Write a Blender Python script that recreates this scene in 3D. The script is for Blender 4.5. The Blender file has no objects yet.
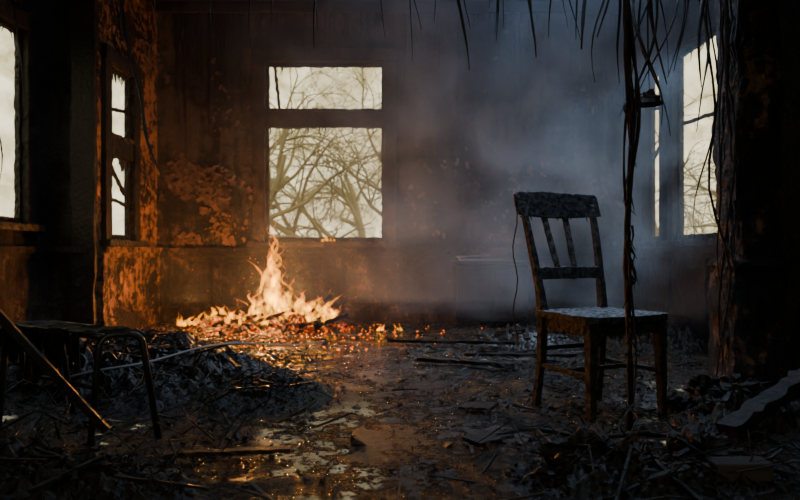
import bpy, bmesh, math, random
from mathutils import Vector, Matrix, noise, Euler
random.seed(7)
R = random.random
def U(a,b): return a+(b-a)*R()

# ------------------------------------------------------------ materials
def new_mat(name):
    m = bpy.data.materials.new(name); m.use_nodes = True
    nt = m.node_tree; nt.nodes.clear()
    out = nt.nodes.new('ShaderNodeOutputMaterial')
    return m, nt, out
def N(nt, t, **kw):
    n = nt.nodes.new(t)
    for k,v in kw.items():
        if k in n.inputs.keys(): n.inputs[k].default_value = v
        else: setattr(n,k,v)
    return n
def ramp(nt, src, stops, interp='LINEAR'):
    r = nt.nodes.new('ShaderNodeValToRGB'); cr = r.color_ramp; cr.interpolation = interp
    while len(cr.elements) < len(stops): cr.elements.new(0.5)
    for e,(p,c) in zip(cr.elements, stops):
        e.position = p
        e.color = (c,c,c,1) if not isinstance(c,tuple) else (*c,1)
    nt.links.new(src, r.inputs[0]); return r.outputs[0]
def noise_tex(nt, vec, scale, detail=6, rough=0.6, dist=0.0):
    n = N(nt,'ShaderNodeTexNoise'); n.inputs['Scale'].default_value=scale
    n.inputs['Detail'].default_value=detail; n.inputs['Roughness'].default_value=rough
    n.inputs['Distortion'].default_value=dist
    nt.links.new(vec, n.inputs['Vector']); return n.outputs['Fac']
def mapping(nt, scale=(1,1,1)):
    g = nt.nodes.new('ShaderNodeNewGeometry')
    m = nt.nodes.new('ShaderNodeMapping'); m.inputs['Scale'].default_value=scale
    nt.links.new(g.outputs['Position'], m.inputs['Vector']); return m.outputs[0]
def mix(nt, fac, a, b):
    n = nt.nodes.new('ShaderNodeMix'); n.data_type='RGBA'
    if isinstance(fac,(int,float)): n.inputs[0].default_value=fac
    else: nt.links.new(fac,n.inputs[0])
    for i,v in ((6,a),(7,b)):
        if isinstance(v,tuple): n.inputs[i].default_value=(*v,1)
        else: nt.links.new(v,n.inputs[i])
    return n.outputs[2]
def math_n(nt, op, a, b=None, clamp=False):
    n = nt.nodes.new('ShaderNodeMath'); n.operation=op; n.use_clamp=clamp
    for i,v in ((0,a),(1,b)):
        if v is None: continue
        if isinstance(v,(int,float)): n.inputs[i].default_value=v
        else: nt.links.new(v,n.inputs[i])
    return n.outputs[0]
def maprange(nt,src,a,b,c=0,d=1):
    n=N(nt,'ShaderNodeMapRange'); nt.links.new(src,n.inputs[0])
    for k,v in (('From Min',a),('From Max',b),('To Min',c),('To Max',d)): n.inputs[k].default_value=v
    return n.outputs[0]

def wall_mat(name, plaster_pos, plaster_col, soot=(0.005,0.0045,0.005), mid=(0.05,0.042,0.038), soft=0.03, corner=False):
    m,nt,out = new_mat(name)
    v = mapping(nt); vs = mapping(nt,(3.2,3.2,0.5))
    big = noise_tex(nt,v,1.5,10,0.66,0.7)
    streak = noise_tex(nt,vs,2.6,7,0.66,.5)
    fine = noise_tex(nt,v,15,8,0.74)
    s = math_n(nt,'ADD',math_n(nt,'MULTIPLY',big,0.50),math_n(nt,'ADD',math_n(nt,'MULTIPLY',streak,0.24),math_n(nt,'MULTIPLY',fine,0.26)))
    base = mix(nt, ramp(nt,s,[(0.48,0.0),(0.54,1.0)]), soot, mid)
    pm = math_n(nt,'ADD',math_n(nt,'MULTIPLY',big,0.42),math_n(nt,'ADD',math_n(nt,'MULTIPLY',fine,0.38),math_n(nt,'MULTIPLY',streak,0.20)))
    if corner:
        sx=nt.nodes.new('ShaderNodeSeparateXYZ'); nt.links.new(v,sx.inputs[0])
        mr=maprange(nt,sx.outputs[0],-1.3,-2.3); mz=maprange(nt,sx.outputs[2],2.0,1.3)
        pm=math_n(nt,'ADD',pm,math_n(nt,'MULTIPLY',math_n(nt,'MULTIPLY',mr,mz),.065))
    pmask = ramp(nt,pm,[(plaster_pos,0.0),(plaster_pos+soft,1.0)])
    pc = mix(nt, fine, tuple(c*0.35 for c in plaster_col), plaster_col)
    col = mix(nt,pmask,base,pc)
    b = N(nt,'ShaderNodeBsdfPrincipled'); nt.links.new(col,b.inputs['Base Color'])
    nt.links.new(ramp(nt,fine,[(0.3,0.35),(0.7,0.85)]),b.inputs['Roughness'])
    vor = N(nt,'ShaderNodeTexVoronoi'); vor.feature='DISTANCE_TO_EDGE'; vor.inputs['Scale'].default_value=7
    nt.links.new(v,vor.inputs['Vector'])
    crack = ramp(nt,vor.outputs['Distance'],[(0.0,0.0),(0.05,1.0)])
    h = math_n(nt,'ADD',math_n(nt,'ADD',math_n(nt,'MULTIPLY',fine,1.3),math_n(nt,'MULTIPLY',pmask,0.55)),math_n(nt,'ADD',math_n(nt,'MULTIPLY',crack,0.10),math_n(nt,'MULTIPLY',big,.9)))
    bp = N(nt,'ShaderNodeBump'); bp.inputs['Strength'].default_value=1.0; bp.inputs['Distance'].default_value=0.07
    nt.links.new(h,bp.inputs['Height']); nt.links.new(bp.outputs[0],b.inputs['Normal'])
    nt.links.new(b.outputs[0],out.inputs[0]); return m

def char_mat(name, dark=(0.008,0.007,0.007), light=(0.04,0.035,0.032), ash_highlight=0.0, ash_highlight_col=(0.30,0.30,0.31), scale=1.0, rough=(0.3,0.7), bump=0.6, spec=0.5, side=0.0):
    m,nt,out = new_mat(name)
    v = mapping(nt)
    n1 = noise_tex(nt,v,9*scale,8,0.7,0.3)
    n2 = noise_tex(nt,v,45*scale,6,0.65)
    col = mix(nt, ramp(nt,n1,[(0.42,0.0),(0.68,1.0)]), dark, light)
    if ash_highlight>0:
        g = nt.nodes.new('ShaderNodeNewGeometry')
        sx = nt.nodes.new('ShaderNodeSeparateXYZ'); nt.links.new(g.outputs['Normal'],sx.inputs[0])
        up = ramp(nt,sx.outputs[2],[(0.25,side),(0.8,1.0)])
        am = math_n(nt,'MULTIPLY',up,ramp(nt,n2,[(0.5-0.12*ash_highlight,0.0),(0.72-0.1*ash_highlight,1.0)]))
        col = mix(nt, math_n(nt,'MULTIPLY',am,ash_highlight,True), col, ash_highlight_col)
    b = N(nt,'ShaderNodeBsdfPrincipled'); nt.links.new(col,b.inputs['Base Color'])
    b.inputs['Specular IOR Level'].default_value=spec
    nt.links.new(ramp(nt,n1,[(0.3,rough[0]),(0.7,rough[1])]),b.inputs['Roughness'])
    vor = N(nt,'ShaderNodeTexVoronoi'); vor.inputs['Scale'].default_value=28*scale
    nt.links.new(v,vor.inputs['Vector'])
    h = math_n(nt,'ADD',n2,math_n(nt,'MULTIPLY',vor.outputs['Distance'],0.6))
    bp = N(nt,'ShaderNodeBump'); bp.inputs['Strength'].default_value=bump; bp.inputs['Distance'].default_value=0.015
    nt.links.new(h,bp.inputs['Height']); nt.links.new(bp.outputs[0],b.inputs['Normal'])
    nt.links.new(b.outputs[0],out.inputs[0]); return m

def floor_mat():
    m,nt,out = new_mat('wet_ash_floor')
    v = mapping(nt)
    big = noise_tex(nt,v,2.2,10,0.68,0.3); med = noise_tex(nt,v,11,9,0.75,0.1); fine = noise_tex(nt,v,42,6,0.7)
    col = mix(nt, ramp(nt,med,[(0.40,0.0),(0.64,1.0)]), (0.007,0.007,0.0075),(0.06,0.059,0.06))
    col = mix(nt, ramp(nt,fine,[(0.56,0.0),(0.70,1.0)]), col,(0.24,0.235,0.24))
    b = N(nt,'ShaderNodeBsdfPrincipled'); nt.links.new(col,b.inputs['Base Color'])
    w = math_n(nt,'ADD',math_n(nt,'MULTIPLY',big,0.5),math_n(nt,'ADD',math_n(nt,'MULTIPLY',med,0.35),math_n(nt,'MULTIPLY',fine,.15)))
    nt.links.new(ramp(nt,w,[(0.42,0.5),(0.475,0.22),(0.515,0.06)]),b.inputs['Roughness'])
    wet = ramp(nt,w,[(0.42,1.0),(0.475,.30),(0.52,0.012)])
    h = math_n(nt,'MULTIPLY',math_n(nt,'ADD',med,math_n(nt,'MULTIPLY',fine,0.5)),wet)
    bp = N(nt,'ShaderNodeBump'); bp.inputs['Strength'].default_value=1.0; bp.inputs['Distance'].default_value=0.04
    nt.links.new(h,bp.inputs['Height']); nt.links.new(bp.outputs[0],b.inputs['Normal'])
    b.inputs['Specular IOR Level'].default_value=1.0
    nt.links.new(b.outputs[0],out.inputs[0]); return m

def simple(name,col,rough=0.6):
    m,nt,out = new_mat(name)
    n = noise_tex(nt,mapping(nt),12,6,0.65)
    c = mix(nt,n,tuple(x*0.6 for x in col),tuple(min(1,x*1.4) for x in col))
    b = N(nt,'ShaderNodeBsdfPrincipled'); nt.links.new(c,b.inputs['Base Color']); b.inputs['Roughness'].default_value=rough
    nt.links.new(b.outputs[0],out.inputs[0]); return m

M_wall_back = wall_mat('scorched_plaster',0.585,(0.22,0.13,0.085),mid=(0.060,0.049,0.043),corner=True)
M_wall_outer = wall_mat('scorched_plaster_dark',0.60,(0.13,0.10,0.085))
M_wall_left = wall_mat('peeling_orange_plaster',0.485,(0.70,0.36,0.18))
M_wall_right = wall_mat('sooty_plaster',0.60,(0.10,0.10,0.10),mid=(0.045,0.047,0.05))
M_ceil = wall_mat('burnt_ceiling',0.7,(0.1,0.08,0.07))
M_wains = wall_mat('burnt_wainscot',0.50,(0.46,0.25,0.14),mid=(0.10,0.07,0.05))
M_wainsb = wall_mat('blackened_wainscot',0.54,(0.28,0.17,0.12),mid=(0.05,0.04,0.034))
M_floor = floor_mat()
M_char = char_mat('charred_wood',(0.006,0.005,0.005),(0.028,0.024,0.022),spec=.35)
M_charash = char_mat('charred_wood_ash',(0.010,0.009,0.009),(0.04,0.036,0.034),ash_highlight=0.8)
M_chair = char_mat('charred_chair_wood',(0.005,0.0055,0.007),(0.014,0.016,0.019),ash_highlight=0.95,ash_highlight_col=(0.36,0.38,0.42),rough=(0.42,0.7),spec=.14,bump=.9,side=.12)  # ash, plus painted grey highlight on top and lit sheen on sides
M_frame = char_mat('charred_window_wood',(0.010,0.007,0.006),(0.05,0.033,0.024),spec=.3)
M_debris = char_mat('burnt_debris',(0.005,0.0045,0.0045),(0.030,0.027,0.025),ash_highlight=0.2,ash_highlight_col=(0.13,0.12,0.115),rough=(0.25,0.65),spec=.4)
M_cable = char_mat('burnt_cable',(0.005,0.005,0.006),(0.014,0.014,0.015),rough=(0.35,0.7),bump=0.4,spec=.3)
M_metal = char_mat('burnt_metal',(0.010,0.009,0.009),(0.04,0.036,0.034),rough=(0.25,0.5),bump=0.3,spec=.7)
M_post = wall_mat('burnt_post_wood',0.515,(0.50,0.27,0.15),soot=(0.007,0.006,0.006),mid=(0.06,0.042,0.032))
M_bark = simple('bark',(0.30,0.26,0.16),0.9)
M_ground = simple('dry_grass',(0.16,0.15,0.07),0.95)
M_ashboard = simple('pale_ash_board',(0.22,0.22,0.24),0.7)
M_paint = simple('curled_paint',(0.22,0.115,0.065),0.6)
M_paintd = simple('curled_sooty_paint',(0.12,0.07,0.045),0.6)

# ------------------------------------------------------------ mesh builder
class MB:
    def __init__(s): s.v=[]; s.f=[]; s.attr=[]
    def add(s,vs,fs,a=None):
        o=len(s.v); s.v+= [tuple(x) for x in vs]; s.f += [tuple(i+o for i in f) for f in fs]
        s.attr += a if a else [0.0]*len(vs)
    def box(s,lo,hi,M=None):
        x0,y0,z0=lo;x1,y1,z1=hi
        vs=[Vector(p) for p in ((x0,y0,z0),(x1,y0,z0),(x1,y1,z0),(x0,y1,z0),(x0,y0,z1),(x1,y0,z1),(x1,y1,z1),(x0,y1,z1))]
        if M: vs=[M@p for p in vs]
        s.add(vs,[(0,3,2,1),(4,5,6,7),(0,1,5,4),(1,2,6,5),(2,3,7,6),(3,0,4,7)])
    def beam(s,a,b,w,h,n=1,jit=0,roll=0,up=Vector((0,0,1)),w2=None,h2=None):
        a=Vector(a);b=Vector(b);d=(b-a).normalized()
        if abs(d.dot(up))>0.98: up=Vector((0,1,0))
        sx=d.cross(up).normalized(); sz=sx.cross(d).normalized()
        w2=w if w2 is None else w2; h2=h if h2 is None else h2
        vs=[];fs=[]
        for i in range(n+1):
            t=i/n;p=a.lerp(b,t);ww=w+(w2-w)*t;hh=h+(h2-h)*t
            for q in ((-1,-1),(1,-1),(1,1),(-1,1)):
                vs.append(p+sx*(q[0]*ww/2*(1+U(-jit,jit)))+sz*(q[1]*hh/2*(1+U(-jit,jit))))
        for i in range(n):
            for k in range(4):
                fs.append((i*4+k,i*4+(k+1)%4,(i+1)*4+(k+1)%4,(i+1)*4+k))
        fs.append((0,1,2,3)); fs.append((n*4+3,n*4+2,n*4+1,n*4))
        s.add(vs,[f[::-1] for f in fs])
    def tube(s,pts,radii,n=6,flat=1.0,attr=False):
        pts=[Vector(p) for p in pts]; m=len(pts)
        if isinstance(radii,(int,float)): radii=[radii]*m
        vs=[];fs=[];at=[]
        prev=None
        for i,p in enumerate(pts):
            d=(pts[min(i+1,m-1)]-pts[max(i-1,0)])
            if d.length<1e-6: d=Vector((0,0,1))
            d.normalize()
            if prev is None:
                ref=Vector((1,0,0)) if abs(d.x)<0.9 else Vector((0,1,0))
                sx=(ref-d*ref.dot(d)).normalized()
            else: sx=(prev-d*prev.dot(d)).normalized()
            prev=sx; sy=d.cross(sx)
            for k in range(n):
                an=2*math.pi*k/n
                vs.append(p+sx*(math.cos(an)*radii[i])+sy*(math.sin(an)*radii[i]*flat)); at.append(i/(m-1))
        for i in range(m-1):
            for k in range(n):
                fs.append((i*n+k,i*n+(k+1)%n,(i+1)*n+(k+1)%n,(i+1)*n+k))
        fs.append(tuple(range(n))[::-1]); fs.append(tuple((m-1)*n+k for k in range(n)))
        s.add(vs,fs,at if attr else None)
    def shard(s,c,size,flat=0.3):
        sx=size*U(0.4,1.2); sy=size*U(0.3,0.8); sz=size*U(0.1,flat)
        M=Matrix.Translation(c)@Euler((U(-.5,.5),U(-.5,.5),U(0,6.28))).to_matrix().to_4x4()
        vs=[]
        for q in ((-1,-1,-1),(1,-1,-1),(1,1,-1),(-1,1,-1),(-1,-1,1),(1,-1,1),(1,1,1),(-1,1,1)):
            vs.append(M@Vector((q[0]*sx*U(.25,1),q[1]*sy*U(.25,1),q[2]*sz*U(.3,1))))
        s.add(vs,[(0,3,2,1),(4,5,6,7),(0,1,5,4),(1,2,6,5),(2,3,7,6),(3,0,4,7)])
    def lump(s,c,r,sq=(1,1,1),seg=9,rings=6,amp=0.35):
        vs=[];fs=[];off=Vector((U(0,50),U(0,50),U(0,50)))
        for j in range(rings+1):
            ph=math.pi*j/rings
            for k in range(seg):
                th=2*math.pi*k/seg
                d=Vector((math.sin(ph)*math.cos(th),math.sin(ph)*math.sin(th),math.cos(ph)))
                rr=r*(1+amp*noise.noise(d*1.8+off)*1.6+amp*.5*noise.noise(d*5+off))
                vs.append(Vector(c)+Vector((d.x*sq[0],d.y*sq[1],d.z*sq[2]))*rr)
        for j in range(rings):
            for k in range(seg):
                fs.append((j*seg+k,(j+1)*seg+k,(j+1)*seg+(k+1)%seg,j*seg+(k+1)%seg))
        s.add(vs,fs)
    def obj(s,name,mat,parent=None,bevel=0,smooth=False,fix=False):
        me=bpy.data.meshes.new(name); me.from_pydata(s.v,[],s.f); me.validate(); me.update()
        if any(s.attr) and len(s.attr)==len(me.vertices):
            a=me.attributes.new('t','FLOAT','POINT'); a.data.foreach_set('value',s.attr)
        me.materials.append(mat)
        if fix:
            bm=bmesh.new(); bm.from_mesh(me); bmesh.ops.recalc_face_normals(bm,faces=bm.faces); bm.to_mesh(me); bm.free()
        if smooth: me.polygons.foreach_set('use_smooth',[True]*len(me.polygons))
        o=bpy.data.objects.new(name,me); bpy.context.scene.collection.objects.link(o)
        if parent: o.parent=parent
        if bevel:
            b=o.modifiers.new('bev','BEVEL'); b.width=bevel; b.segments=2; b.limit_method='ANGLE'
        return o
def empty(name):
    e=bpy.data.objects.new(name,None); e.empty_display_size=0.1
    bpy.context.scene.collection.objects.link(e); return e

# ------------------------------------------------------------ room dimensions
YB=6.9; XR=2.62; XL=-2.62; XLL=-3.12; YJ=5.54; YF=-1.6; H=3.6; T=0.07

def wall(axis,pos,sign,a0,a1,holes=(),t=T):
    mb=MB()
    us=sorted({a0,a1,*[h[0] for h in holes],*[h[1] for h in holes]})
    zs=sorted({0,H,*[h[2] for h in holes],*[h[3] for h in holes]})
    for i in range(len(us)-1):
        for j in range(len(zs)-1):
            u=(us[i]+us[i+1])/2; z=(zs[j]+zs[j+1])/2
            if any(h[0]<u<h[1] and h[2]<z<h[3] for h in holes): continue
            p0,p1=sorted((pos,pos+sign*t))
            if axis=='x': mb.box((us[i],p0,zs[j]),(us[i+1],p1,zs[j+1]))
            else: mb.box((p0,us[i],zs[j]),(p1,us[i+1],zs[j+1]))
    return mb
W1=(-1.46,-0.16,0.86,2.80)
W2=(5.72,6.24,0.86,2.45)
W3=(4.62,5.30,0.98,2.58)
W4=(4.95,6.06,0.86,2.62)
W5=(6.36,6.74,0.86,2.62)
W_FILL=(-1.0,1.6,0.8,2.7)     # unseen opening added behind the camera for soft front fill

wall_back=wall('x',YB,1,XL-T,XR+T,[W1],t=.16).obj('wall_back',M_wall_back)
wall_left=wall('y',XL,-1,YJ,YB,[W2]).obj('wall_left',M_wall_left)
wall('x',YJ,1,XLL-T,XL-T).obj('wall_left_return',M_wall_right)
wall('y',XLL,-1,YF,YJ,[W3]).obj('wall_left_outer',M_wall_outer)
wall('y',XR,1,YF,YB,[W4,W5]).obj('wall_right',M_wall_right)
wall('x',YF,-1,XLL-T,XR+T,[W_FILL]).obj('wall_front',M_wall_right)
mb=MB(); mb.box((XLL-T,YF-T,H),(XR+T,YB+.16,H+0.2)); mb.obj('ceiling',M_ceil)
mb=MB(); mb.box((2.04,3.74,0),(XR,3.90,H)); mb.obj('wall_partition',M_char)

def floor_h(x,y):
    p=Vector((x,y,0))
    return 0.030*noise.noise(p*1.3)+0.018*noise.noise(p*4.1)+0.012*noise.noise(p*11)
def path_mask(x,y):
    cx=-0.15-0.06*(y-2.0)
    return math.exp(-((x-cx)/0.72)**2)
mb=MB(); nx,ny=200,290
x0,x1,y0,y1=XLL-T,XR+T,YF-T,YB+T
def FH(x,y):
    return floor_h(x,y)*(1-0.93*path_mask(x,y))
vs=[(x0+(x1-x0)*i/nx, y0+(y1-y0)*j/ny, FH(x0+(x1-x0)*i/nx,y0+(y1-y0)*j/ny)) for j in range(ny+1) for i in range(nx+1)]
fs=[(j*(nx+1)+i,j*(nx+1)+i+1,(j+1)*(nx+1)+i+1,(j+1)*(nx+1)+i) for j in range(ny) for i in range(nx)]
mb.add(vs,fs); mb.obj('floor',M_floor,smooth=True)

# ------------------------------------------------------------ wainscot / trim
def bumpy_panel(mb,axis,pos,sign,a0,a1,z0,z1,d,amp,cell=.035):
    nu=max(2,int((a1-a0)/cell)); nz=max(2,int((z1-z0)/cell)); vs=[];fs=[]
    off=Vector((pos*3,a0,0))
    for j in range(nz+1):
        for i in range(nu+1):
            u=a0+(a1-a0)*i/nu; z=z0+(z1-z0)*j/nz
            q=Vector((u*3,z*2.2,0))+off
            dd=max(.004,d+amp*(noise.noise(q)+.7*noise.noise(q*3.1)+.4*noise.noise(q*9)))
            p=pos-sign*dd
            vs.append((u,p,z) if axis=='x' else (p,u,z))
    for j in range(nz):
        for i in range(nu): fs.append((j*(nu+1)+i,j*(nu+1)+i+1,(j+1)*(nu+1)+i+1,(j+1)*(nu+1)+i))
    mb.add(vs,fs)
def wains(name,axis,pos,sign,a0,a1,mat,top=0.80):
    mb=MB()
    bumpy_panel(mb,axis,pos,sign,a0,a1,0,top-.05,.022,.018)
    def P(u,d,z): return Vector((u,pos-sign*d,z)) if axis=='x' else Vector((pos-sign*d,u,z))
    n=max(6,int((a1-a0)/.09))
    mb.beam(P(a0,.04,top-.03),P(a1,.04,top-.03),.085,.05,n=n,jit=.2)
    mb.beam(P(a0,.028,top-.08),P(a1,.028,top-.08),.055,.05,n=n,jit=.25)
    mb.beam(P(a0,.03,.08),P(a1,.03,.08),.06,.17,n=n,jit=.16)
    k=max(1,round((a1-a0)/0.66))
    for i in range(k+1):
        u=min(max(a0+(a1-a0)*i/k,a0+.04),a1-.04)
        mb.beam(P(u,.025,.1),P(u,.025,top-.06),.08,.055,n=10,jit=.2,up=Vector((0,1,0)) if axis=='x' else Vector((1,0,0)))
    mb.obj(name,mat)
wains('trim_1','x',YB,1,XL,XR,M_wainsb,0.80)
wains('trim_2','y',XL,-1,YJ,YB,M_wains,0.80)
wains('trim_3','x',YJ,1,XLL,XL-T,M_wainsb,0.80)
wains('trim_4','y',XLL,-1,2.5,YJ,M_wainsb,0.80)
wains('trim_5','y',XR,1,3.95,YB,M_frame,0.80)
mb=MB(); mb.box((XL,YB-0.1,H-0.16),(XR,YB,H)); mb.box((XL,YB-0.05,H-0.28),(XR,YB,H-0.16)); mb.obj('trim_6',M_char,bevel=0.01)
mb=MB(); mb.beam((XL-0.10,YJ-0.03,0),(XL-0.10,YJ-0.03,H),0.20,0.05,n=40,jit=0.10); mb.obj('trim_7',M_char)

def flake(mb,p,nrm,side,s):
    up=Vector((0,0,1)); vs=[];n=4; cu=U(.3,1.2); a=U(-1.2,1.2)
    d1=(side*math.cos(a)+up*math.sin(a)); d2=(up*math.cos(a)-side*math.sin(a)); L=U(.5,2.0)
    for i in range(n+1):
        t=i/n
        for q in (-.5,.5):
            vs.append(p+d1*(q*s*U(.4,1.2))-d2*(t*s*L)+nrm*(.006+s*cu*.5*t*t))
    mb.add(vs,[(i*2,i*2+1,i*2+3,i*2+2) for i in range(n)])
def clustered(a,b): return noise.noise(Vector((a*2.4,b*2.4,9)))+.5*noise.noise(Vector((a*7,b*7,2)))>.10
mb=MB(); k=0
while k<340:
    y,z=U(6.28,6.86),U(.85,3.5)
    if R()<.3: y,z=U(5.58,6.3),U(2.6,3.5)
    if clustered(y,z): flake(mb,Vector((XL+.012,y,z)),Vector((1,0,0)),Vector((0,1,0)),U(.012,.05)); k+=1
mb.obj('peeling_paint',M_paint,wall_left)
mb=MB(); k=0
while k<700:
    x=XL+.03+abs(random.gauss(0,.5)); z=U(.85,1.75) if R()<.7 else U(.85,3.3)
    if R()<.25: x=U(0,2.5)
    if not(-1.62<x<0.0) and x<2.5 and clustered(x,z): flake(mb,Vector((x,YB-.012,z)),Vector((0,-1,0)),Vector((1,0,0)),U(.012,.05)); k+=1
mb.obj('peeling_paint_sooty',M_paintd,wall_back)
mb=MB()
for i in range(130):
    L=abs(random.gauss(0,.6))+.1; zt=3.32; x=U(XL+.1,XR-.1)
    if R()<.35: x=U(XL+.2,-1.7)
    if -1.62<x<0: L=min(L,.25)
    pts=[];rr=[];rad=U(.004,.018)
    for k in range(12):
        t=k/11; pts.append((x+.03*noise.noise(Vector((x*9,t*5,1))),YB-.010,zt-L*t)); rr.append(rad*(1-.6*t)*(1+.5*noise.noise(Vector((x*5,t*9,4)))))
    mb.tube(pts,rr,5)
mb.obj('tar_drips',M_cable,wall_back)

# ------------------------------------------------------------ windows
def window(name,axis,pos,sign,h,midz=None,casing=0.13,mat=M_frame,mull=False,sd=.03,bars=(),nspl=34):
    e=empty(name); u0,u1,z0,z1=h
    def P(u,d,z):
        return Vector((u,pos-sign*d,z)) if axis=='x' else Vector((pos-sign*d,u,z))
    def beam(mb,ua,za,ub,zb,w,dep,d=0.02,n=10,jit=0.07):
        up=Vector((0,1,0)) if axis=='x' else Vector((1,0,0))
        mb.beam(P(ua,d,za),P(ub,d,zb),w,dep,n=n,jit=jit,up=up)
    mb=MB(); c=casing
    beam(mb,u0-c/2+0.01,z0-0.02,u0-c/2+0.01,z1+c,c,0.05,0.02,30,.11)
    beam(mb,u1+c/2-0.01,z0-0.02,u1+c/2-0.01,z1+c,c,0.05,0.02,30,.11)
    beam(mb,u0-c,z1+c/2,u1+c,z1+c/2,c,0.06,0.025,22,.12)
    mb.obj('casing',mat,e)
    mb=MB(); beam(mb,u0-c-0.03,z0-0.03,u1+c+0.03,z0-0.03,0.055,0.14,0.04,20,0.15)
    mb.obj('sill',mat,e)
    mb=MB(); s=0.04
    for uu in (u0+s/2,u1-s/2): beam(mb,uu,z0,uu,z1,s,0.04,-sd,40,0.28)
    beam(mb,u0,z0+0.025,u1,z0+0.025,0.05,0.04,-sd,30,0.25)
    beam(mb,u0,z1-0.02,u1,z1-0.02,0.04,0.04,-sd,30,0.28)
    mb.obj('sash',mat,e)
    if midz:
        mb=MB(); beam(mb,u0,midz,u1,midz,0.18,0.08,-sd*.5,30,0.09)
        beam(mb,u0,midz+0.09,u1,midz+0.09,0.03,0.11,-sd*.4,24,0.3)
        mb.obj('meeting_rail',mat,e)
    mb=MB()
    if mull:
        uu=(u0+u1)/2; beam(mb,uu,z0,uu,z1,0.03,0.03,-sd,24,0.3)
    for (a,za,b,zb) in bars: beam(mb,a,za,b,zb,.03,.025,-sd,16,.35)
    if mb.v: mb.obj('mullion',mat,e)
    mb=MB()
    for i in range(nspl):
        if R()<0.5:
            uu=U(u0,u1); L=U(0.03,0.14); zt=z1 if R()<0.5 or not midz else midz-0.08
            mb.tube([P(uu,-sd,zt),P(uu+U(-.02,.02),-sd,zt-L*.5),P(uu+U(-.03,.03),-sd,zt-L)],[0.010,0.006,0.002],5)
        else:
            uu=u0 if R()<.5 else u1; zz=U(z0,z1); s_=1 if uu==u0 else -1
            mb.tube([P(uu,-sd,zz),P(uu+s_*U(.03,.08),-sd,zz-U(.02,.12))],[0.012,0.003],5)
    mb.obj('splinters',M_char,e)
    return e
window('window_1','x',YB,1,W1,2.185,sd=.06,bars=[(-1.36,2.78,-1.31,2.30)])
window('window_2','y',XL,-1,W2,1.72,casing=0.12,mat=M_char,bars=[(5.72,2.05,6.2,2.1),(5.74,1.25,6.2,1.2),(5.78,1.6,6.15,1.3)],nspl=130)
window('window_3','y',XLL,-1,W3,None,casing=0.13,mull=True,mat=M_char,nspl=70)
window('window_4','y',XR,1,W4,None,casing=0.12,mat=M_char,bars=[(4.97,1.9,6.0,1.95)],nspl=60)
window('window_5','y',XR,1,W5,None,casing=0.09,mat=M_char,nspl=60,bars=[(6.36,2.2,6.74,2.25),(6.36,1.9,6.74,1.7)])
window('fill_window','x',YF,-1,W_FILL,None,casing=0.12,mat=M_char,mull=True)  # unseen window added to lighten the post and chair fronts

# ------------------------------------------------------------ dining chair
ch=empty('dining_chair')
O=Vector((0.945,3.04,0))
w=Vector((0.90,0.435,0)).normalized(); f=Vector((0.435,-0.90,0)).normalized()
def C(a,b,z): return O+w*a+f*b+Vector((0,0,z))
SH=0.468
def leg(name,pts,ws):
    mb=MB()
    for i in range(len(pts)-1):
        mb.beam(pts[i],pts[i+1],ws[i],ws[i],n=8,jit=0.07,up=f,w2=ws[i+1],h2=ws[i+1])
    mb.obj(name,M_chair,ch,bevel=0.003)
leg('leg_1',[C(-.215,.185,-0.02),C(-.205,.17,SH-.03)],[.030,.046])
leg('leg_2',[C(.215,.185,-0.02),C(.205,.17,SH-.03)],[.030,.046])
def stile(name,s):
    pts=[(s*.20,-.225,-0.02),(s*.19,-.19,.22),(s*.19,-.18,SH),(s*.20,-.205,.62),(s*.215,-.25,.82),(s*.225,-.30,1.0)]
    ws=[.030,.036,.040,.034,.030,.028]
    mb=MB(); vs=[];fs=[]
    pp=[]
    for i in range(len(pts)-1):
        for k in range(4):
            t=k/4; pp.append((tuple(pts[i][q]*(1-t)+pts[i+1][q]*t for q in range(3)),ws[i]*(1-t)+ws[i+1]*t))
    pp.append((pts[-1],ws[-1]))
    for (a,b,z),q in pp:
        for i,j in ((-1,-1),(1,-1),(1,1),(-1,1)): vs.append(C(a+i*q/2*U(.9,1.08),b+j*q/2*U(.9,1.08),z))
    n=len(pp)
    for i in range(n-1):
        for k in range(4): fs.append((i*4+k,i*4+(k+1)%4,(i+1)*4+(k+1)%4,(i+1)*4+k))
    fs+=[(3,2,1,0),tuple((n-1)*4+k for k in range(4))]
    mb.add(vs,fs); mb.obj(name,M_chair,ch,bevel=0.003,fix=True)
stile('stile_1',-1); stile('stile_2',1)
mb=MB(); na,nb=24,20
def seat_pt(i,j,top):
    v=j/nb; u=i/na*2-1
    hw=.215+.025*v
    b=-.205+v*.42
    if v>0.85: hw-=0.03*((v-.85)/.15)**2
    b+= 0.018*(1-u*u)*v
    if j in (0,nb) or i in (0,na): b+=U(-.004,.004)
    z=SH-0.012*(1-u*u)*math.sin(math.pi*min(1,v*1.05)) if top else SH-.032
    if top: z+=0.004*noise.noise(Vector((u*4,v*4,3)))+.005*noise.noise(Vector((u*12,v*12,3)))
    else: z+=.008*noise.noise(Vector((u*9,v*9,7)))
    return C(u*hw,b,z)
vs=[seat_pt(i,j,True) for j in range(nb+1) for i in range(na+1)]+[seat_pt(i,j,False) for j in range(nb+1) for i in range(na+1)]
K=(na+1)*(nb+1); fs=[]
for j in range(nb):
    for i in range(na):
        a=j*(na+1)+i; fs.append((a,a+na+1,a+na+2,a+1)); fs.append((K+a,K+a+1,K+a+na+2,K+a+na+1))
for i in range(na):
    fs.append((i,i+1,K+i+1,K+i)); a=nb*(na+1)+i; fs.append((a+1,a,K+a,K+a+1))
for j in range(nb):
    a=j*(na+1); fs.append((a+na+1,a,K+a,K+a+na+1)); a=j*(na+1)+na; fs.append((a,a+na+1,K+a+na+1,K+a))
mb.add(vs,fs); mb.obj('seat',M_chair,ch,bevel=0.003,fix=True)
mb=MB()
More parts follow.
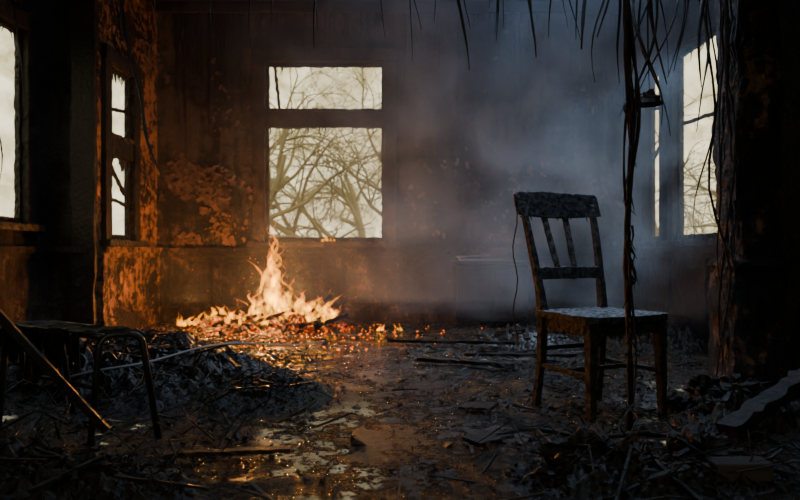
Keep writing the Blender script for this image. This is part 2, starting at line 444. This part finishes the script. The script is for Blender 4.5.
for a,b in ((C(-.205,.165,SH-.06),C(.205,.165,SH-.06)),(C(-.19,-.18,SH-.06),C(.19,-.18,SH-.06)),(C(-.205,.165,SH-.06),C(-.19,-.18,SH-.06)),(C(.205,.165,SH-.06),C(.19,-.18,SH-.06))):
    mb.beam(a,b,.022,.062,n=10,jit=0.09)
mb.obj('apron',M_chair,ch,bevel=0.003)
mb=MB()
for a,b in ((C(-.210,.18,.20),C(-.195,-.20,.20)),(C(.210,.18,.20),C(.195,-.20,.20)),(C(-.20,0,.20),C(.20,0,.20)),(C(-.195,-.195,.28),C(.195,-.195,.28))):
    mb.beam(a,b,.018,.022,n=8,jit=0.12)
mb.obj('stretchers',M_chair,ch,bevel=0.003)
mb=MB(); n=30; vs=[];fs=[]
for i in range(n+1):
    u=i/n*2-1; cv=-0.035*(1-u*u)
    hw=0.264
    b=-.30+cv; zt=1.052+0.010*(1-u*u); zb=.925+0.012*(u*u)
    if i in (0,n): zt-=.012
    zt+=0.006*noise.noise(Vector((u*6,0,1)))+0.005*noise.noise(Vector((u*20,0,1))); zb+=0.006*noise.noise(Vector((u*15,5,1)))
    for (db,z) in ((-.013,zb),(.017,zb),(.004,zt),(-.022,zt)):
        vs.append(C(u*hw,b+db+(0.02 if z==zb else 0),z))
for i in range(n):
    for k in range(4): fs.append((i*4+k,i*4+(k+1)%4,(i+1)*4+(k+1)%4,(i+1)*4+k))
fs+=[(3,2,1,0),tuple(n*4+k for k in range(4))]
mb.add(vs,fs); mb.obj('crest_rail',M_chair,ch,bevel=0.004,fix=True)
mb=MB(); n=12; vs=[];fs=[]
for i in range(n+1):
    u=i/n*2-1; b=-.208-.02*(1-u*u)
    for (db,z) in ((-.01,.615),(.012,.615),(.004,.675),(-.018,.675)): vs.append(C(u*.205,b+db,z+U(-.003,.003)))
for i in range(n):
    for k in range(4): fs.append((i*4+k,i*4+(k+1)%4,(i+1)*4+(k+1)%4,(i+1)*4+k))
fs+=[(3,2,1,0),tuple(n*4+k for k in range(4))]
mb.add(vs,fs); mb.obj('lower_rail',M_chair,ch,bevel=0.003,fix=True)
for i,a in enumerate((-.065,.055)):
    mb=MB(); mb.beam(C(a*.9,-.228,.67),C(a*1.15,-.318,.935),.034,.012,n=10,jit=.12,up=f)
    mb.obj('slat_%d'%(i+1),M_chair,ch,bevel=0.002)
mb=MB()
for i in range(10):
    a=U(-.24,.24); L=U(.008,.025)
    mb.tube([C(a,-.305,.93),C(a+U(-.01,.01),-.30,.93-L)],[.004,.001],4)
for i in range(26):
    a=U(-.2,.2); L=U(.01,.04)
    mb.tube([C(a,.178,SH-.085),C(a+U(-.01,.01),.178,SH-.09-L)],[.005,.001],4)
mb.obj('char_flakes',M_chair,ch)
mb=MB(); pts=[C(-.262,-.30,1.0)+Vector((-.005,0,0))]
for k in range(1,14): pts.append(pts[0]+Vector((0.012*math.sin(k*1.1),-.02*k/13,-.055*k)))
mb.tube(pts,.0035,5); mb.obj('hanging_thread',M_cable,ch)

# ------------------------------------------------------------ broken stool at left
bc=empty('broken_stool')
def arc_u(p1,p2,z,r=0.05):
    p1=Vector((*p1,0));p2=Vector((*p2,0)); d=(p2-p1).normalized(); pts=[p1-d*0.01]
    q1=p1+d*.02;q2=p2-d*.05
    pts.append(q1+Vector((0,0,z-r)))
    for k in range(1,6):
        a=math.pi/2*k/5; pts.append(q1+d*(r*(1-math.cos(a)))+Vector((0,0,z-r+r*math.sin(a))))
    for k in range(0,6):
        a=math.pi/2*k/5; pts.append(q2-d*(r*(1-math.sin(a)))+Vector((0,0,z-r+r*math.cos(a))))
    pts.append(p2+d*.01)
    return pts
mb=MB(); mb.tube(arc_u((-1.17,2.44),(-.975,2.56),.43),.013,8); mb.obj('leg_frame_1',M_metal,bc,smooth=True)
mb=MB(); mb.tube(arc_u((-1.72,2.76),(-1.52,2.96),.43),.013,8); mb.obj('leg_frame_2',M_metal,bc,smooth=True)
mb=MB(); mb.tube([(-1.68,2.79,.425),(-1.40,2.62,.42),(-1.14,2.46,.425)],.012,8); mb.tube([(-1.57,2.92,.425),(-1.25,2.73,.422),(-1.02,2.54,.425)],.012,8)
mb.tube([(-1.66,2.80,.22),(-1.15,2.47,.22)],.009,8); mb.obj('rails',M_metal,bc,smooth=True)
mb=MB()
vs=[];fs=[];n=14
for j in range(n+1):
    for i in range(n+1):
        u=i/n;v=j/n
        p=Vector((-1.72,2.78,0)).lerp(Vector((-1.24,2.50,0)),u)+Vector((.13,.13,0))*v
        z=.438-.035*math.sin(math.pi*u)*math.sin(math.pi*v)+.012*noise.noise(Vector((u*5,v*5,0)))
        vs.append((p.x,p.y,z))
for j in range(n):
    for i in range(n): fs.append((j*(n+1)+i,j*(n+1)+i+1,(j+1)*(n+1)+i+1,(j+1)*(n+1)+i))
mb.add(vs,fs)
for i in range(24):
    u=R(); p=Vector((-1.72,2.77,.42)).lerp(Vector((-1.24,2.48,.42)),u); L=U(.05,.18)
    mb.beam(p,p+Vector((U(-.02,.02),U(-.02,0),-L)),U(.02,.07),.006,n=3,jit=.3,up=Vector((.5,.8,0)))
o=mb.obj('burnt_seat',M_char,bc); s=o.modifiers.new('s','SOLIDIFY'); s.thickness=.015
mb=MB(); mb.beam((-1.10,2.40,.08),(-1.66,2.17,.86),.034,.026,n=16,jit=.15); mb.obj('fallen_pole',M_char)

# ------------------------------------------------------------ charred post in right foreground
mb=MB(); nz=170; nn=56; vs=[];fs=[]
px0,px1,py0,py1=1.78,2.02,3.38,3.62
for j in range(nz+1):
    z=H*j/nz
    ex=0.04 if z<.66 else (0.065 if z<.70 else 0.0)
    for k in range(nn):
        t=k/nn*4; sd=int(t); q=t-sd
        a=[(px0+(px1-px0)*q,py0),(px1,py0+(py1-py0)*q),(px1-(px1-px0)*q,py1),(px0,py1-(py1-py0)*q)][sd]
        cx,cy=(px0+px1)/2,(py0+py1)/2
        d=Vector((a[0]-cx,a[1]-cy,0)); L=d.length; dn=d/L
        r=L+ex*0.8+0.035*noise.noise(Vector((a[0]*9,a[1]*9,z*3)))+0.026*noise.noise(Vector((a[0]*30,a[1]*30,z*10)))
        vs.append((cx+dn.x*r,min(3.71,cy+dn.y*r),z))
for j in range(nz):
    for k in range(nn): fs.append((j*nn+k,j*nn+(k+1)%nn,(j+1)*nn+(k+1)%nn,(j+1)*nn+k))
mb.add(vs,fs)
for i in range(90):
    x=px0+U(-.05,.02); y=U(3.34,3.5); z=U(.3,3.4); L=U(.05,.35)
    mb.tube([(x,y,z),(x+U(-.03,.02),y-.01,z-L*.5),(x+U(-.05,.03),y-.01,z-L)],[U(.006,.014),U(.004,.010),.002],5)
mb.obj('charred_post',M_post)

# ------------------------------------------------------------ hanging cables / burnt strips
def strand(mb,x,y,zb,r=0.006,sway=0.03,zt=H,n=26,dx=0,tip=0.3):
    off=Vector((U(0,99),U(0,99),U(0,99))); pts=[];rr=[]
    for i in range(n+1):
        t=i/n; z=zt+(zb-zt)*t
        pts.append((x+dx*t+sway*noise.noise(Vector((z*1.7,0,0))+off)*2*min(1,t*3),y+sway*noise.noise(Vector((0,z*1.7,0))+off)*2*min(1,t*3),z))
        rr.append(r*(1+.5*noise.noise(Vector((z*9,0,0))+off))*(1 if t<.85 else 1-(t-.85)/.15*(1-tip)))
    mb.tube(pts,rr,6)
mb=MB()
strand(mb,.920,2.58,0.03,.012,.014,n=60,tip=1); strand(mb,.93,2.56,0.02,.006,.025,n=60); strand(mb,.905,2.57,.25,.005,.025,n=60)
strand(mb,.935,2.58,.8,.008,.025,n=50); strand(mb,.92,2.56,1.15,.008,.02,n=50)
for i in range(9): strand(mb,U(.88,1.08),U(2.55,2.75),U(1.15,1.5),U(.003,.007),.08,n=40)
for i in range(36):
    z=U(.35,1.7); x=.92+U(-.012,.012); L=U(.04,.13)
    mb.tube([(x,2.57,z),(x+U(-.02,.02),2.56,z-L*.4),(x+U(-.03,.03),2.56,z-L)],[.006,.004,.001],4)
mb.obj('hanging_cable',M_cable,smooth=True)
mb=MB(); mb.lump((1.02,2.62,1.375),.040,(1.1,.6,.8),10,8,.5); strand(mb,1.02,2.62,1.37,.004,.01,n=40)
mb.obj('hanging_debris',M_cable)
def hanger(specs):
    mb=MB()
    for s in specs: strand(mb,*s[:3],r=s[3],sway=s[4] if len(s)>4 else .03)
    mb.obj('hanging_cable',M_cable,smooth=True)
hanger([(.30,3.3,1.68,.008,.05),(.33,3.3,1.90,.006,.06)])
hanger([(.70,3.3,1.76,.010,.05),(.73,3.32,1.86,.006,.06)])
hanger([(.98,3.3,1.78,.013,.06),(1.02,3.3,1.88,.008,.07),(.94,3.3,1.86,.006,.06),(1.08,3.3,1.62,.006,.07)])
hanger([(.50,3.3,1.84,.005,.05)])
hanger([(1.53,3.1,.12,.007,.05),(1.56,3.15,.4,.005,.07),(1.50,3.1,.8,.004,.06),(1.58,3.05,1.3,.012,.04),(1.6,3.1,.06,.006,.05)])
hanger([(1.36,2.95,1.3,.006,.08),(1.18,2.8,1.50,.009,.06),(1.25,2.9,1.58,.006,.08),(1.42,3.0,1.5,.009,.06)])
hanger([(-.42,3.3,1.80,.006,.06),(-.45,3.3,1.90,.004,.06),(-.10,3.2,1.84,.004,.06),(.08,3.3,1.90,.005,.06)])
hanger([(-1.0,3.3,1.90,.005,.05),(-.7,3.3,1.92,.005,.05),(-1.25,3.3,1.86,.005,.05),(-1.5,3.4,1.88,.006,.05)])
hanger([(U(-1.6,1.3),U(3.2,3.9),U(1.88,2.02),U(.003,.006),.05) for i in range(9)])
mb=MB(); strand(mb,-2.5,5.35,1.42,.014,.03,dx=.50); strand(mb,-2.5,5.35,2.5,.008,.05,dx=.1); mb.obj('hanging_cable',M_cable,smooth=True)
mb=MB(); strand(mb,-3.03,4.8,1.2,.006,.04); strand(mb,-2.98,5.0,1.9,.008,.04); mb.obj('hanging_cable',M_cable,smooth=True)

# ------------------------------------------------------------ cabinet at back wall
cb=empty('charred_cabinet')
mb=MB(); mb.box((.56,6.40,.06),(1.28,6.80,.62)); mb.obj('carcass',M_char,cb,bevel=.01)
mb=MB(); mb.beam((.53,6.60,.645),(1.31,6.60,.645),.44,.03,n=12,jit=.04); mb.obj('top',M_charash,cb)
for i,(a,b) in enumerate(((.58,.90),(.94,1.26))):
    mb=MB(); mb.box((a,6.375,.10),(b,6.40,.58)); mb.box((a+.05,6.365,.15),(b-.05,6.377,.53)); mb.obj('door_%d'%(i+1),M_char,cb,bevel=.006)
mb=MB()
for x in (.60,1.24):
    for y in (6.44,6.76): mb.box((x-.025,y-.025,0),(x+.025,y+.025,.08))
mb.obj('feet',M_char,cb)
mb=MB(); mb.beam((.60,6.46,.672),(1.02,6.48,.672),.14,.022,n=10,jit=.15); mb.beam((.58,6.40,.70),(.90,6.50,.72),.09,.016,n=8,jit=.15); mb.obj('fallen_board',M_ashboard)

# ------------------------------------------------------------ floor debris
def scatter(mb,n,xr,yr,size,avoid_path=True,lift=0.4,flat=.3):
    k=0
    while k<n:
        x=U(*xr);y=U(*yr)
        if (x<-2.5 and y>5.4) or (x>1.6 and 3.25<y<4.0): k+=1; continue
        if avoid_path and R()<path_mask(x,y)*.90: continue
        s=U(*size)*(1 if R()<.85 else 1.6)
        mb.shard(Vector((x,y,FH(x,y)+s*lift*.3)),s,flat); k+=1
mb=MB()
scatter(mb,7500,(-2.95,2.45),(1.4,6.75),(.004,.018),True,.4,.7)
scatter(mb,3600,(-2.2,2.0),(1.4,6.75),(.003,.010),False,.4,.7)
scatter(mb,260,(-2.9,2.4),(2.2,6.7),(.02,.045),True,.3,.25)
for i in range(1000):
    x=U(-2.9,2.4);y=U(1.7,6.6)
    if (x<-2.4 and y>5.3) or (x>1.4 and 3.0<y<4.1): continue
    if R()<path_mask(x,y)*.8: continue
    L=U(.03,.18);a=U(0,6.28);z=FH(x,y)+.010
    mb.beam((x,y,z),(x+math.cos(a)*L,y+math.sin(a)*L,z+U(0,.04)),U(.004,.012),U(.003,.010),n=2,jit=.3)
mb.obj('scattered_debris',M_debris)

def heap(name,cx,cy,rx,ry,h,mat=M_debris,nsh=140,npl=12,ssize=(.004,.015),seed=0,n=80):
    mb=MB(); vs=[];fs=[]; off=Vector((cx*7,cy*5,seed))
    def hz(x,y):
        d=((x-cx)/rx)**2+((y-cy)/ry)**2
        if d>=1: return -.05
        e=(1-d)
        return FH(x,y)+h*e**.8*(.72+.7*noise.noise(Vector((x*3.5,y*3.5,0))+off)+.45*noise.noise(Vector((x*11,y*11,0))+off)+.38*noise.noise(Vector((x*25,y*25,0))+off)+.30*noise.noise(Vector((x*55,y*55,0))+off))-.01
    for j in range(n+1):
        for i in range(n+1):
            x=cx+rx*(i/n*2-1);y=cy+ry*(j/n*2-1); vs.append((x,y,hz(x,y)))
    for j in range(n):
        for i in range(n): fs.append((j*(n+1)+i,j*(n+1)+i+1,(j+1)*(n+1)+i+1,(j+1)*(n+1)+i))
    mb.add(vs,fs)
    for i in range(nsh):
        a=U(0,6.28);r=math.sqrt(R())*.95; x=cx+rx*r*math.cos(a);y=cy+ry*r*math.sin(a)
        s=U(*ssize); mb.shard(Vector((x,y,hz(x,y)+s*.2)),s,.9)
    for i in range(npl):
        a=U(0,6.28);r=math.sqrt(R())*.6; x=cx+rx*r*math.cos(a);y=cy+ry*r*math.sin(a)
        L=U(.10,.34)*min(1,rx*1.5);b=U(0,6.28); z=max(.02,hz(x,y)+.02)
        x2=x+math.cos(b)*L;y2=y+math.sin(b)*L
        mb.beam((x,y,z),(x2,y2,max(.02,hz(x2,y2)+U(.01,.06))),U(.008,.026),U(.006,.016),n=5,jit=.3)
    return mb.obj(name,mat)
heap('rubble_pile',-1.55,3.75,.95,.75,.17,nsh=1500,npl=50)
heap('rubble_pile',-.72,3.35,.40,.45,.08,nsh=500,npl=14)
heap('rubble_pile',-1.25,1.95,.68,.36,.13,nsh=1000,npl=26,seed=3)
heap('rubble_pile',-2.05,4.9,.8,.5,.14,nsh=600,npl=18,seed=5)
heap('rubble_pile',.82,2.10,.50,.24,.10,nsh=900,npl=22,seed=8)
heap('rubble_pile',1.58,2.78,.40,.34,.16,nsh=700,npl=16,seed=9)
heap('rubble_pile',1.95,5.4,.55,.8,.24,nsh=500,npl=14,seed=11)
heap('rubble_pile',1.0,5.4,.6,.5,.08,nsh=300,npl=12,seed=12)

def plank(name,a,b,w,h,mat=M_charash,n=12,jit=.14):
    mb=MB(); mb.beam(a,b,w,h,n=n,jit=jit); return mb.obj(name,mat,bevel=.002)
plank('fallen_plank',(-.83,2.26,.035),(-.40,2.34,.03),.045,.016,M_char,20,.25)
plank('fallen_plank',(.12,4.25,.04),(.72,4.02,.04),.06,.025,M_debris,20,.3)
plank('fallen_plank',(.45,4.5,.03),(1.2,4.35,.05),.04,.02,M_debris,20,.3)
plank('fallen_plank',(-.1,5.2,.03),(.9,5.0,.04),.04,.025,M_debris,20,.3)
plank('charred_timber',(1.28,2.5,.05),(1.80,2.72,.28),.08,.05,M_char,20,.25)
plank('roof_shingle',(.27,2.46,.02),(.42,2.56,.025),.10,.012,M_char)
plank('roof_shingle',(.30,3.05,.02),(.44,2.98,.03),.12,.012,M_char)
mb=MB(); pts=[]
for i in range(20):
    t=i/19; pts.append((-1.75+1.20*t+.03*math.sin(t*9), 3.1+1.45*t**1.5, .095+.10*math.sin(t*3.0)+.015*math.sin(t*13)))
mb.tube(pts,[.009-.004*i/19 for i in range(20)],6)
mb.tube([pts[11],(pts[11][0]+.12,pts[11][1]+.25,.2),(pts[11][0]+.17,pts[11][1]+.4,.22)],[.006,.004,.002],5)
mb.obj('fallen_branch',simple('pale_branch',(.14,.13,.125),.5),smooth=True)
mb=MB(); pts=[(.38+.60*t, 2.52+.05*math.sin(t*5)+.05*t, .025+.012*math.sin(t*8)) for t in [i/15 for i in range(16)]]
mb.tube(pts,.010,6); mb.tube([(.97,2.57,.02),(1.1,2.5,.03),(1.22,2.48,.02)],.010,6); mb.obj('fallen_cable',M_cable,smooth=True)
mb=MB()
for p,r in (((.60,2.14,.09),.06),((.72,2.06,.08),.05),((.98,2.12,.09),.07),((.50,2.06,.05),.045),((1.12,2.2,.06),.05)):
    mb.lump(p,r,(1.2,.8,.8),22,16,.8)
mb.obj('burnt_cloth',M_char)
mb=MB()
for p,r in (((1.38,2.93,.12),.07),((1.50,2.85,.13),.065),((1.34,2.80,.07),.05),((1.28,2.98,.05),.04)):
    mb.lump(p,r,(1.1,.9,.9),22,16,.6)
mb.obj('charred_log',M_char)
mb=MB(); mb.box((1.03,1.93,.04),(1.21,2.01,.10),Matrix.Rotation(.03,4,'Z')); mb.obj('brick',simple('sooty_brick',(.05,.04,.036),.8),bevel=.008)

mb=MB()
for (cx,cy,sx,sy,k) in ((.85,2.2,.45,.3,70),(-1.25,2.2,.6,.4,70),(-1.4,3.6,.9,.7,160)):
    for i in range(k):
        x=cx+U(-sx,sx);y=cy+U(-sy,sy);a=U(0,6.28);L=U(.1,.30);z=FH(x,y)+U(.03,.12)
        mb.tube([(x,y,z-.03),(x+math.cos(a)*L*.5,y+math.sin(a)*L*.5,z+U(0,.06)),(x+math.cos(a+.3)*L,y+math.sin(a+.3)*L,z+U(-.06,.04))],[U(.002,.005),.003,.0015],5)
mb.obj('burnt_twigs',M_char)

# ------------------------------------------------------------ fire
M_em,nt,out=new_mat('embers')
v=mapping(nt); n1=noise_tex(nt,v,14,6,.7)
em=N(nt,'ShaderNodeEmission'); nt.links.new(ramp(nt,n1,[(.50,(0,0,0)),(.58,(.35,.03,.0)),(.68,(1,.20,.0)),(.8,(1,.45,.03))]),em.inputs[0]); em.inputs[1].default_value=2.0
bs=N(nt,'ShaderNodeBsdfPrincipled'); bs.inputs['Base Color'].default_value=(.01,.008,.007,1)
ad=nt.nodes.new('ShaderNodeAddShader'); nt.links.new(em.outputs[0],ad.inputs[0]); nt.links.new(bs.outputs[0],ad.inputs[1]); nt.links.new(ad.outputs[0],out.inputs[0])
heap('burning_rubble',-1.25,6.22,.85,.38,.17,mat=M_em,nsh=420,npl=30,ssize=(.01,.04),seed=21)
mb=MB(); k=0
while k<280:
    x=-.95+random.gauss(0,.58); y=5.8+random.gauss(0,.42)
    if y>6.6 or x<-2.4: continue
    mb.shard(Vector((x,y,FH(x,y)+.014)),U(.004,.015),.8); k+=1
ms,nt2,o2=new_mat('glowing_coal'); e2=N(nt2,'ShaderNodeEmission'); e2.inputs[0].default_value=(1,.17,.0,1); e2.inputs[1].default_value=2.4; nt2.links.new(e2.outputs[0],o2.inputs[0])
mb.obj('scattered_embers',ms)
mb=MB()
for a,b in (((-1.0,6.05,.05),(-.66,6.15,.34)),((-.95,6.2,.04),(-.70,6.05,.28)),((-1.5,6.0,.05),(-1.0,6.1,.20)),((-.8,5.95,.05),(-.5,6.05,.16)),((-1.8,6.05,.04),(-1.3,6.1,.16)),((-1.1,6.0,.04),(-.75,5.95,.10))):
    mb.beam(a,b,.05,.035,n=10,jit=.3)
mb.obj('burning_timber',M_char)

M_fl,nt,out=new_mat('flame')
at=N(nt,'ShaderNodeAttribute'); at.attribute_name='t'
v=mapping(nt,(1,1,.5)); nz=noise_tex(nt,v,13,5,.65,1.2)
tt=math_n(nt,'ADD',at.outputs['Fac'],math_n(nt,'MULTIPLY',math_n(nt,'SUBTRACT',nz,.5),.6))
lw=N(nt,'ShaderNodeLayerWeight'); lw.inputs['Blend'].default_value=.5
ce=math_n(nt,'SUBTRACT',1.0,lw.outputs['Facing'])
col=ramp(nt,math_n(nt,'ADD',math_n(nt,'MULTIPLY',ce,.6),math_n(nt,'MULTIPLY',math_n(nt,'SUBTRACT',1.0,tt),.4)),[(0.2,(1,.09,.0)),(.55,(1,.22,.0)),(.8,(1,.38,.0)),(1.0,(1,.50,.01))])
cen=ramp(nt,lw.outputs['Facing'],[(0.1,1.0),(0.45,.35),(.9,0.03)])
st=math_n(nt,'MULTIPLY',cen,ramp(nt,nz,[(.42,.03),(.58,1.0)]))
st=math_n(nt,'MULTIPLY',st,ramp(nt,tt,[(0.0,.3),(.15,1.0),(.6,.75),(1.0,.2)]))
st=math_n(nt,'MULTIPLY',st,1.8)
em=N(nt,'ShaderNodeEmission'); nt.links.new(col,em.inputs[0]); nt.links.new(st,em.inputs[1])
tr=nt.nodes.new('ShaderNodeBsdfTransparent'); ad=nt.nodes.new('ShaderNodeAddShader')
nt.links.new(em.outputs[0],ad.inputs[0]); nt.links.new(tr.outputs[0],ad.inputs[1]); nt.links.new(ad.outputs[0],out.inputs[0])
fire=empty('fire')
def tongue(mb,x,y,z,h,w,lean=0,sway=.06):
    off=Vector((U(0,99),U(0,99),0)); n=24; pts=[];rr=[]
    for i in range(n+1):
        t=i/n
        pts.append((x+lean*t*h+sway*t*2*noise.noise(Vector((t*h*7,0,0))+off),y+sway*t*noise.noise(Vector((0,t*h*7,0))+off),z+h*t))
        rr.append(max(.001,w*(t*5)**.5*.5 if t<.2 else w*.5*((1-t)/.8)**.9*(1+.9*noise.noise(Vector((t*11,3,0))+off))))
    mb.tube(pts,rr,10,flat=.6,attr=True)
def cluster(name,items):
    mb=MB()
    for it in items: tongue(mb,*it)
    mb.obj(name,M_fl,fire,smooth=True)
main=[]
for i in range(20):
    x=-1.25+U(-.20,.18); main.append((x,6.15+U(-.12,.12),.12+U(0,.1),(.84-abs(x+1.25)*2.9)*U(.42,.98),U(.03,.085),U(-.15,.08),.14))
main+= [(-1.20,6.15,.15,.98,.075,.0,.10),(-1.22,6.13,.15,.90,.08,.0,.10),(-1.26,6.13,.15,.74,.09,.02,.14),(-1.16,6.12,.4,.50,.05,.0,.12),(-1.34,6.12,.35,.34,.04,-.1,.12)]
cluster('main_flames',main)
side=[]
for i in range(60):
    x=U(-1.85,-.60); h=.06+.20*R()*(1-abs(x+1.1)/.9); side.append((x,6.1+U(-.14,.12),.05+U(0,.10),h,U(.03,.07),U(-.5,.5),.10))
for i in range(22): side.append((-.90+U(-.24,.24),6.08+U(-.1,.1),.10+U(0,.10),U(.08,.22),U(.04,.07),U(-.4,.6),.10))
cluster('low_flames',side)
small=[]
for i in range(14): small.append((U(-2.06,-1.62),6.1+U(-.06,.06),.04,U(.06,.16),U(.04,.06),U(-.4,.5),.10))
for x,h in ((-.22,.05),(-.17,.07),(-.19,.05),(-.02,.07),(.02,.05),(.0,.05)): small.append((x,6.0,.01,h,.03,U(-.5,.5),.06))
cluster('small_flames',small)
cluster('sill_flames',[(-.84,6.82,.86,.05,.04,.6,.05),(-.78,6.82,.86,.07,.04,.3,.05),(-.70,6.82,.86,.04,.04,.5,.05),(-.74,6.82,.86,.05,.04,-.3,.05)])
mb=MB()
for i in range(50):
    x=-1.25+random.gauss(0,.35);y=6.1+U(-.3,.2);z=.3+abs(random.gauss(0,.35)); mb.lump((x,y,z),U(.002,.004),seg=4,rings=3,amp=0)
mb.obj('sparks',ms,fire)

# ------------------------------------------------------------ outdoors
def branch(mb,p,d,L,r,depth):
    n=7; pts=[p.copy()];rr=[r]; off=Vector((U(0,99),U(0,99),U(0,99)))
    q=p.copy();dd=d.copy()
    for i in range(n):
        dd=(dd+Vector((noise.noise(off+Vector((i*.5,0,0))),.4*noise.noise(off+Vector((0,i*.5,0))),noise.noise(off+Vector((0,0,i*.5)))))*.6+Vector((0,0,-.10 if depth<3 else 0))).normalized()
        q=q+dd*(L/n); pts.append(q.copy()); rr.append(r*(1-.6*(i+1)/n))
    mb.tube(pts,rr,5 if depth<3 else 8)
    if depth==0: return
    for k in range(5):
        i=random.randint(2,n)
        nd=(dd*.7+Vector((U(-1,1),U(-.4,.4),U(-.6,.9)))*.8).normalized()
        branch(mb,pts[i],nd,L*U(.5,.78),rr[i]*.65,depth-1)
def tree(x,y,d,L,r,depth=4,z=-.3):
    mb=MB(); branch(mb,Vector((x,y,z)),Vector(d).normalized(),L,r,depth); mb.obj('bare_tree',M_bark,smooth=True)
tree(.5,10.5,(-.35,0,1),2.8,.10)
tree(-3.2,11.0,(.35,0,1),3.0,.11)
tree(-1.2,13.5,(.1,0,1),3.0,.12)
tree(-.2,12.0,(-.5,0,1),3.2,.11)
tree(-4.0,13.0,(.5,0,1),3.2,.12)
tree(6.5,10.0,(-.1,0,1),2.6,.12)
tree(6.0,14.0,(-.1,0,1),3.0,.12)
tree(-6.5,9.0,(.1,.1,1),2.6,.11)
mb=MB(); mb.box((-25,-10,-.6),(25,30,-.3)); mb.obj('exterior_ground',M_ground)

# ------------------------------------------------------------ smoke volume
ms,nt,out=new_mat('smoke')
g=nt.nodes.new('ShaderNodeNewGeometry')
nz=noise_tex(nt,g.outputs['Position'],1.6,2,.6,.8)
den=ramp(nt,nz,[(.40,.05),(.62,1.0)])
sx=nt.nodes.new('ShaderNodeSeparateXYZ'); nt.links.new(g.outputs['Position'],sx.inputs[0])
xm=maprange(nt,sx.outputs[0],-1.6,.2,.08,1)
ym=maprange(nt,sx.outputs[1],3.4,5.2)
px=math_n(nt,'ADD',math_n(nt,'SUBTRACT',sx.outputs[0],.15),math_n(nt,'MULTIPLY',math_n(nt,'SUBTRACT',nz,.5),1.4))
py=math_n(nt,'SUBTRACT',sx.outputs[1],6.0)
dd=math_n(nt,'SQRT',math_n(nt,'ADD',math_n(nt,'MULTIPLY',px,px),math_n(nt,'MULTIPLY',py,py)))
plume=maprange(nt,dd,.50,.05,0,1.4)
d1=math_n(nt,'MULTIPLY',math_n(nt,'MULTIPLY',den,xm),ym)
d1=math_n(nt,'ADD',d1,plume)
vsn=N(nt,'ShaderNodeVolumeScatter'); vsn.inputs['Color'].default_value=(.62,.80,1,1); vsn.inputs['Anisotropy'].default_value=.1
nt.links.new(math_n(nt,'MULTIPLY',d1,.23),vsn.inputs['Density'])
nt.links.new(vsn.outputs[0],out.inputs['Volume'])
mb=MB(); mb.box((XL+.12,3.4,.28),(XR-.14,YB-.14,H-.30)); mb.obj('smoke',ms)

# ------------------------------------------------------------ lights
def light(name,kind,loc,col,en,target=None,**kw):
    l=bpy.data.lights.new(name,kind); l.color=col; l.energy=en
    for k,v in kw.items(): setattr(l,k,v)
    o=bpy.data.objects.new(name,l); o.location=loc; bpy.context.scene.collection.objects.link(o)
    if target is not None: o.rotation_euler=(Vector(target)-Vector(loc)).to_track_quat('-Z','Y').to_euler()
    return o
light('fire_light','POINT',(-1.25,6.0,.45),(1,.34,.06),125,shadow_soft_size=.035)
light('fire_light','POINT',(-1.95,5.95,.30),(1,.32,.06),38,shadow_soft_size=.02)
light('overhead_fill_light','AREA',(1.0,4.2,3.5),(.52,.72,1),52,target=(.9,4.0,0),size=1.2)  # cool fill lamp added under the closed ceiling, which has no opening
light('overhead_fill_light','SPOT',(.8,2.7,3.45),(.58,.75,1),150,target=(.95,3.2,0),spot_size=.85,spot_blend=1,shadow_soft_size=.3)  # added spot that brightens the chair from above; ceiling is solid
light('window_skylight','SPOT',(8.5,7.6,5.2),(.50,.70,1),5000,target=(1.2,4.6,.6),spot_size=.9,spot_blend=1,shadow_soft_size=.8)

wd=bpy.data.worlds.new('World'); bpy.context.scene.world=wd; wd.use_nodes=True
nt=wd.node_tree; nt.nodes.clear()
wo=nt.nodes.new('ShaderNodeOutputWorld'); bg=nt.nodes.new('ShaderNodeBackground')
tc=nt.nodes.new('ShaderNodeTexCoord')
nn=noise_tex(nt,tc.outputs['Generated'],20,7,.65,.5)
nt.links.new(ramp(nt,nn,[(.35,(.42,.35,.16)),(.62,(1.0,.91,.58))]),bg.inputs[0]); bg.inputs[1].default_value=2.2
nt.links.new(bg.outputs[0],wo.inputs[0])

# ------------------------------------------------------------ camera
cam=bpy.data.cameras.new('camera'); co=bpy.data.objects.new('camera',cam); bpy.context.scene.collection.objects.link(co)
co.location=(0,0,.75); co.rotation_euler=(math.radians(90),0,0)
cam.sensor_width=36; cam.lens=28.8; cam.shift_y=0.0025; cam.clip_start=.05
cam.dof.use_dof=True; cam.dof.focus_distance=3.0; cam.dof.aperture_fstop=2.8
bpy.context.scene.camera=co
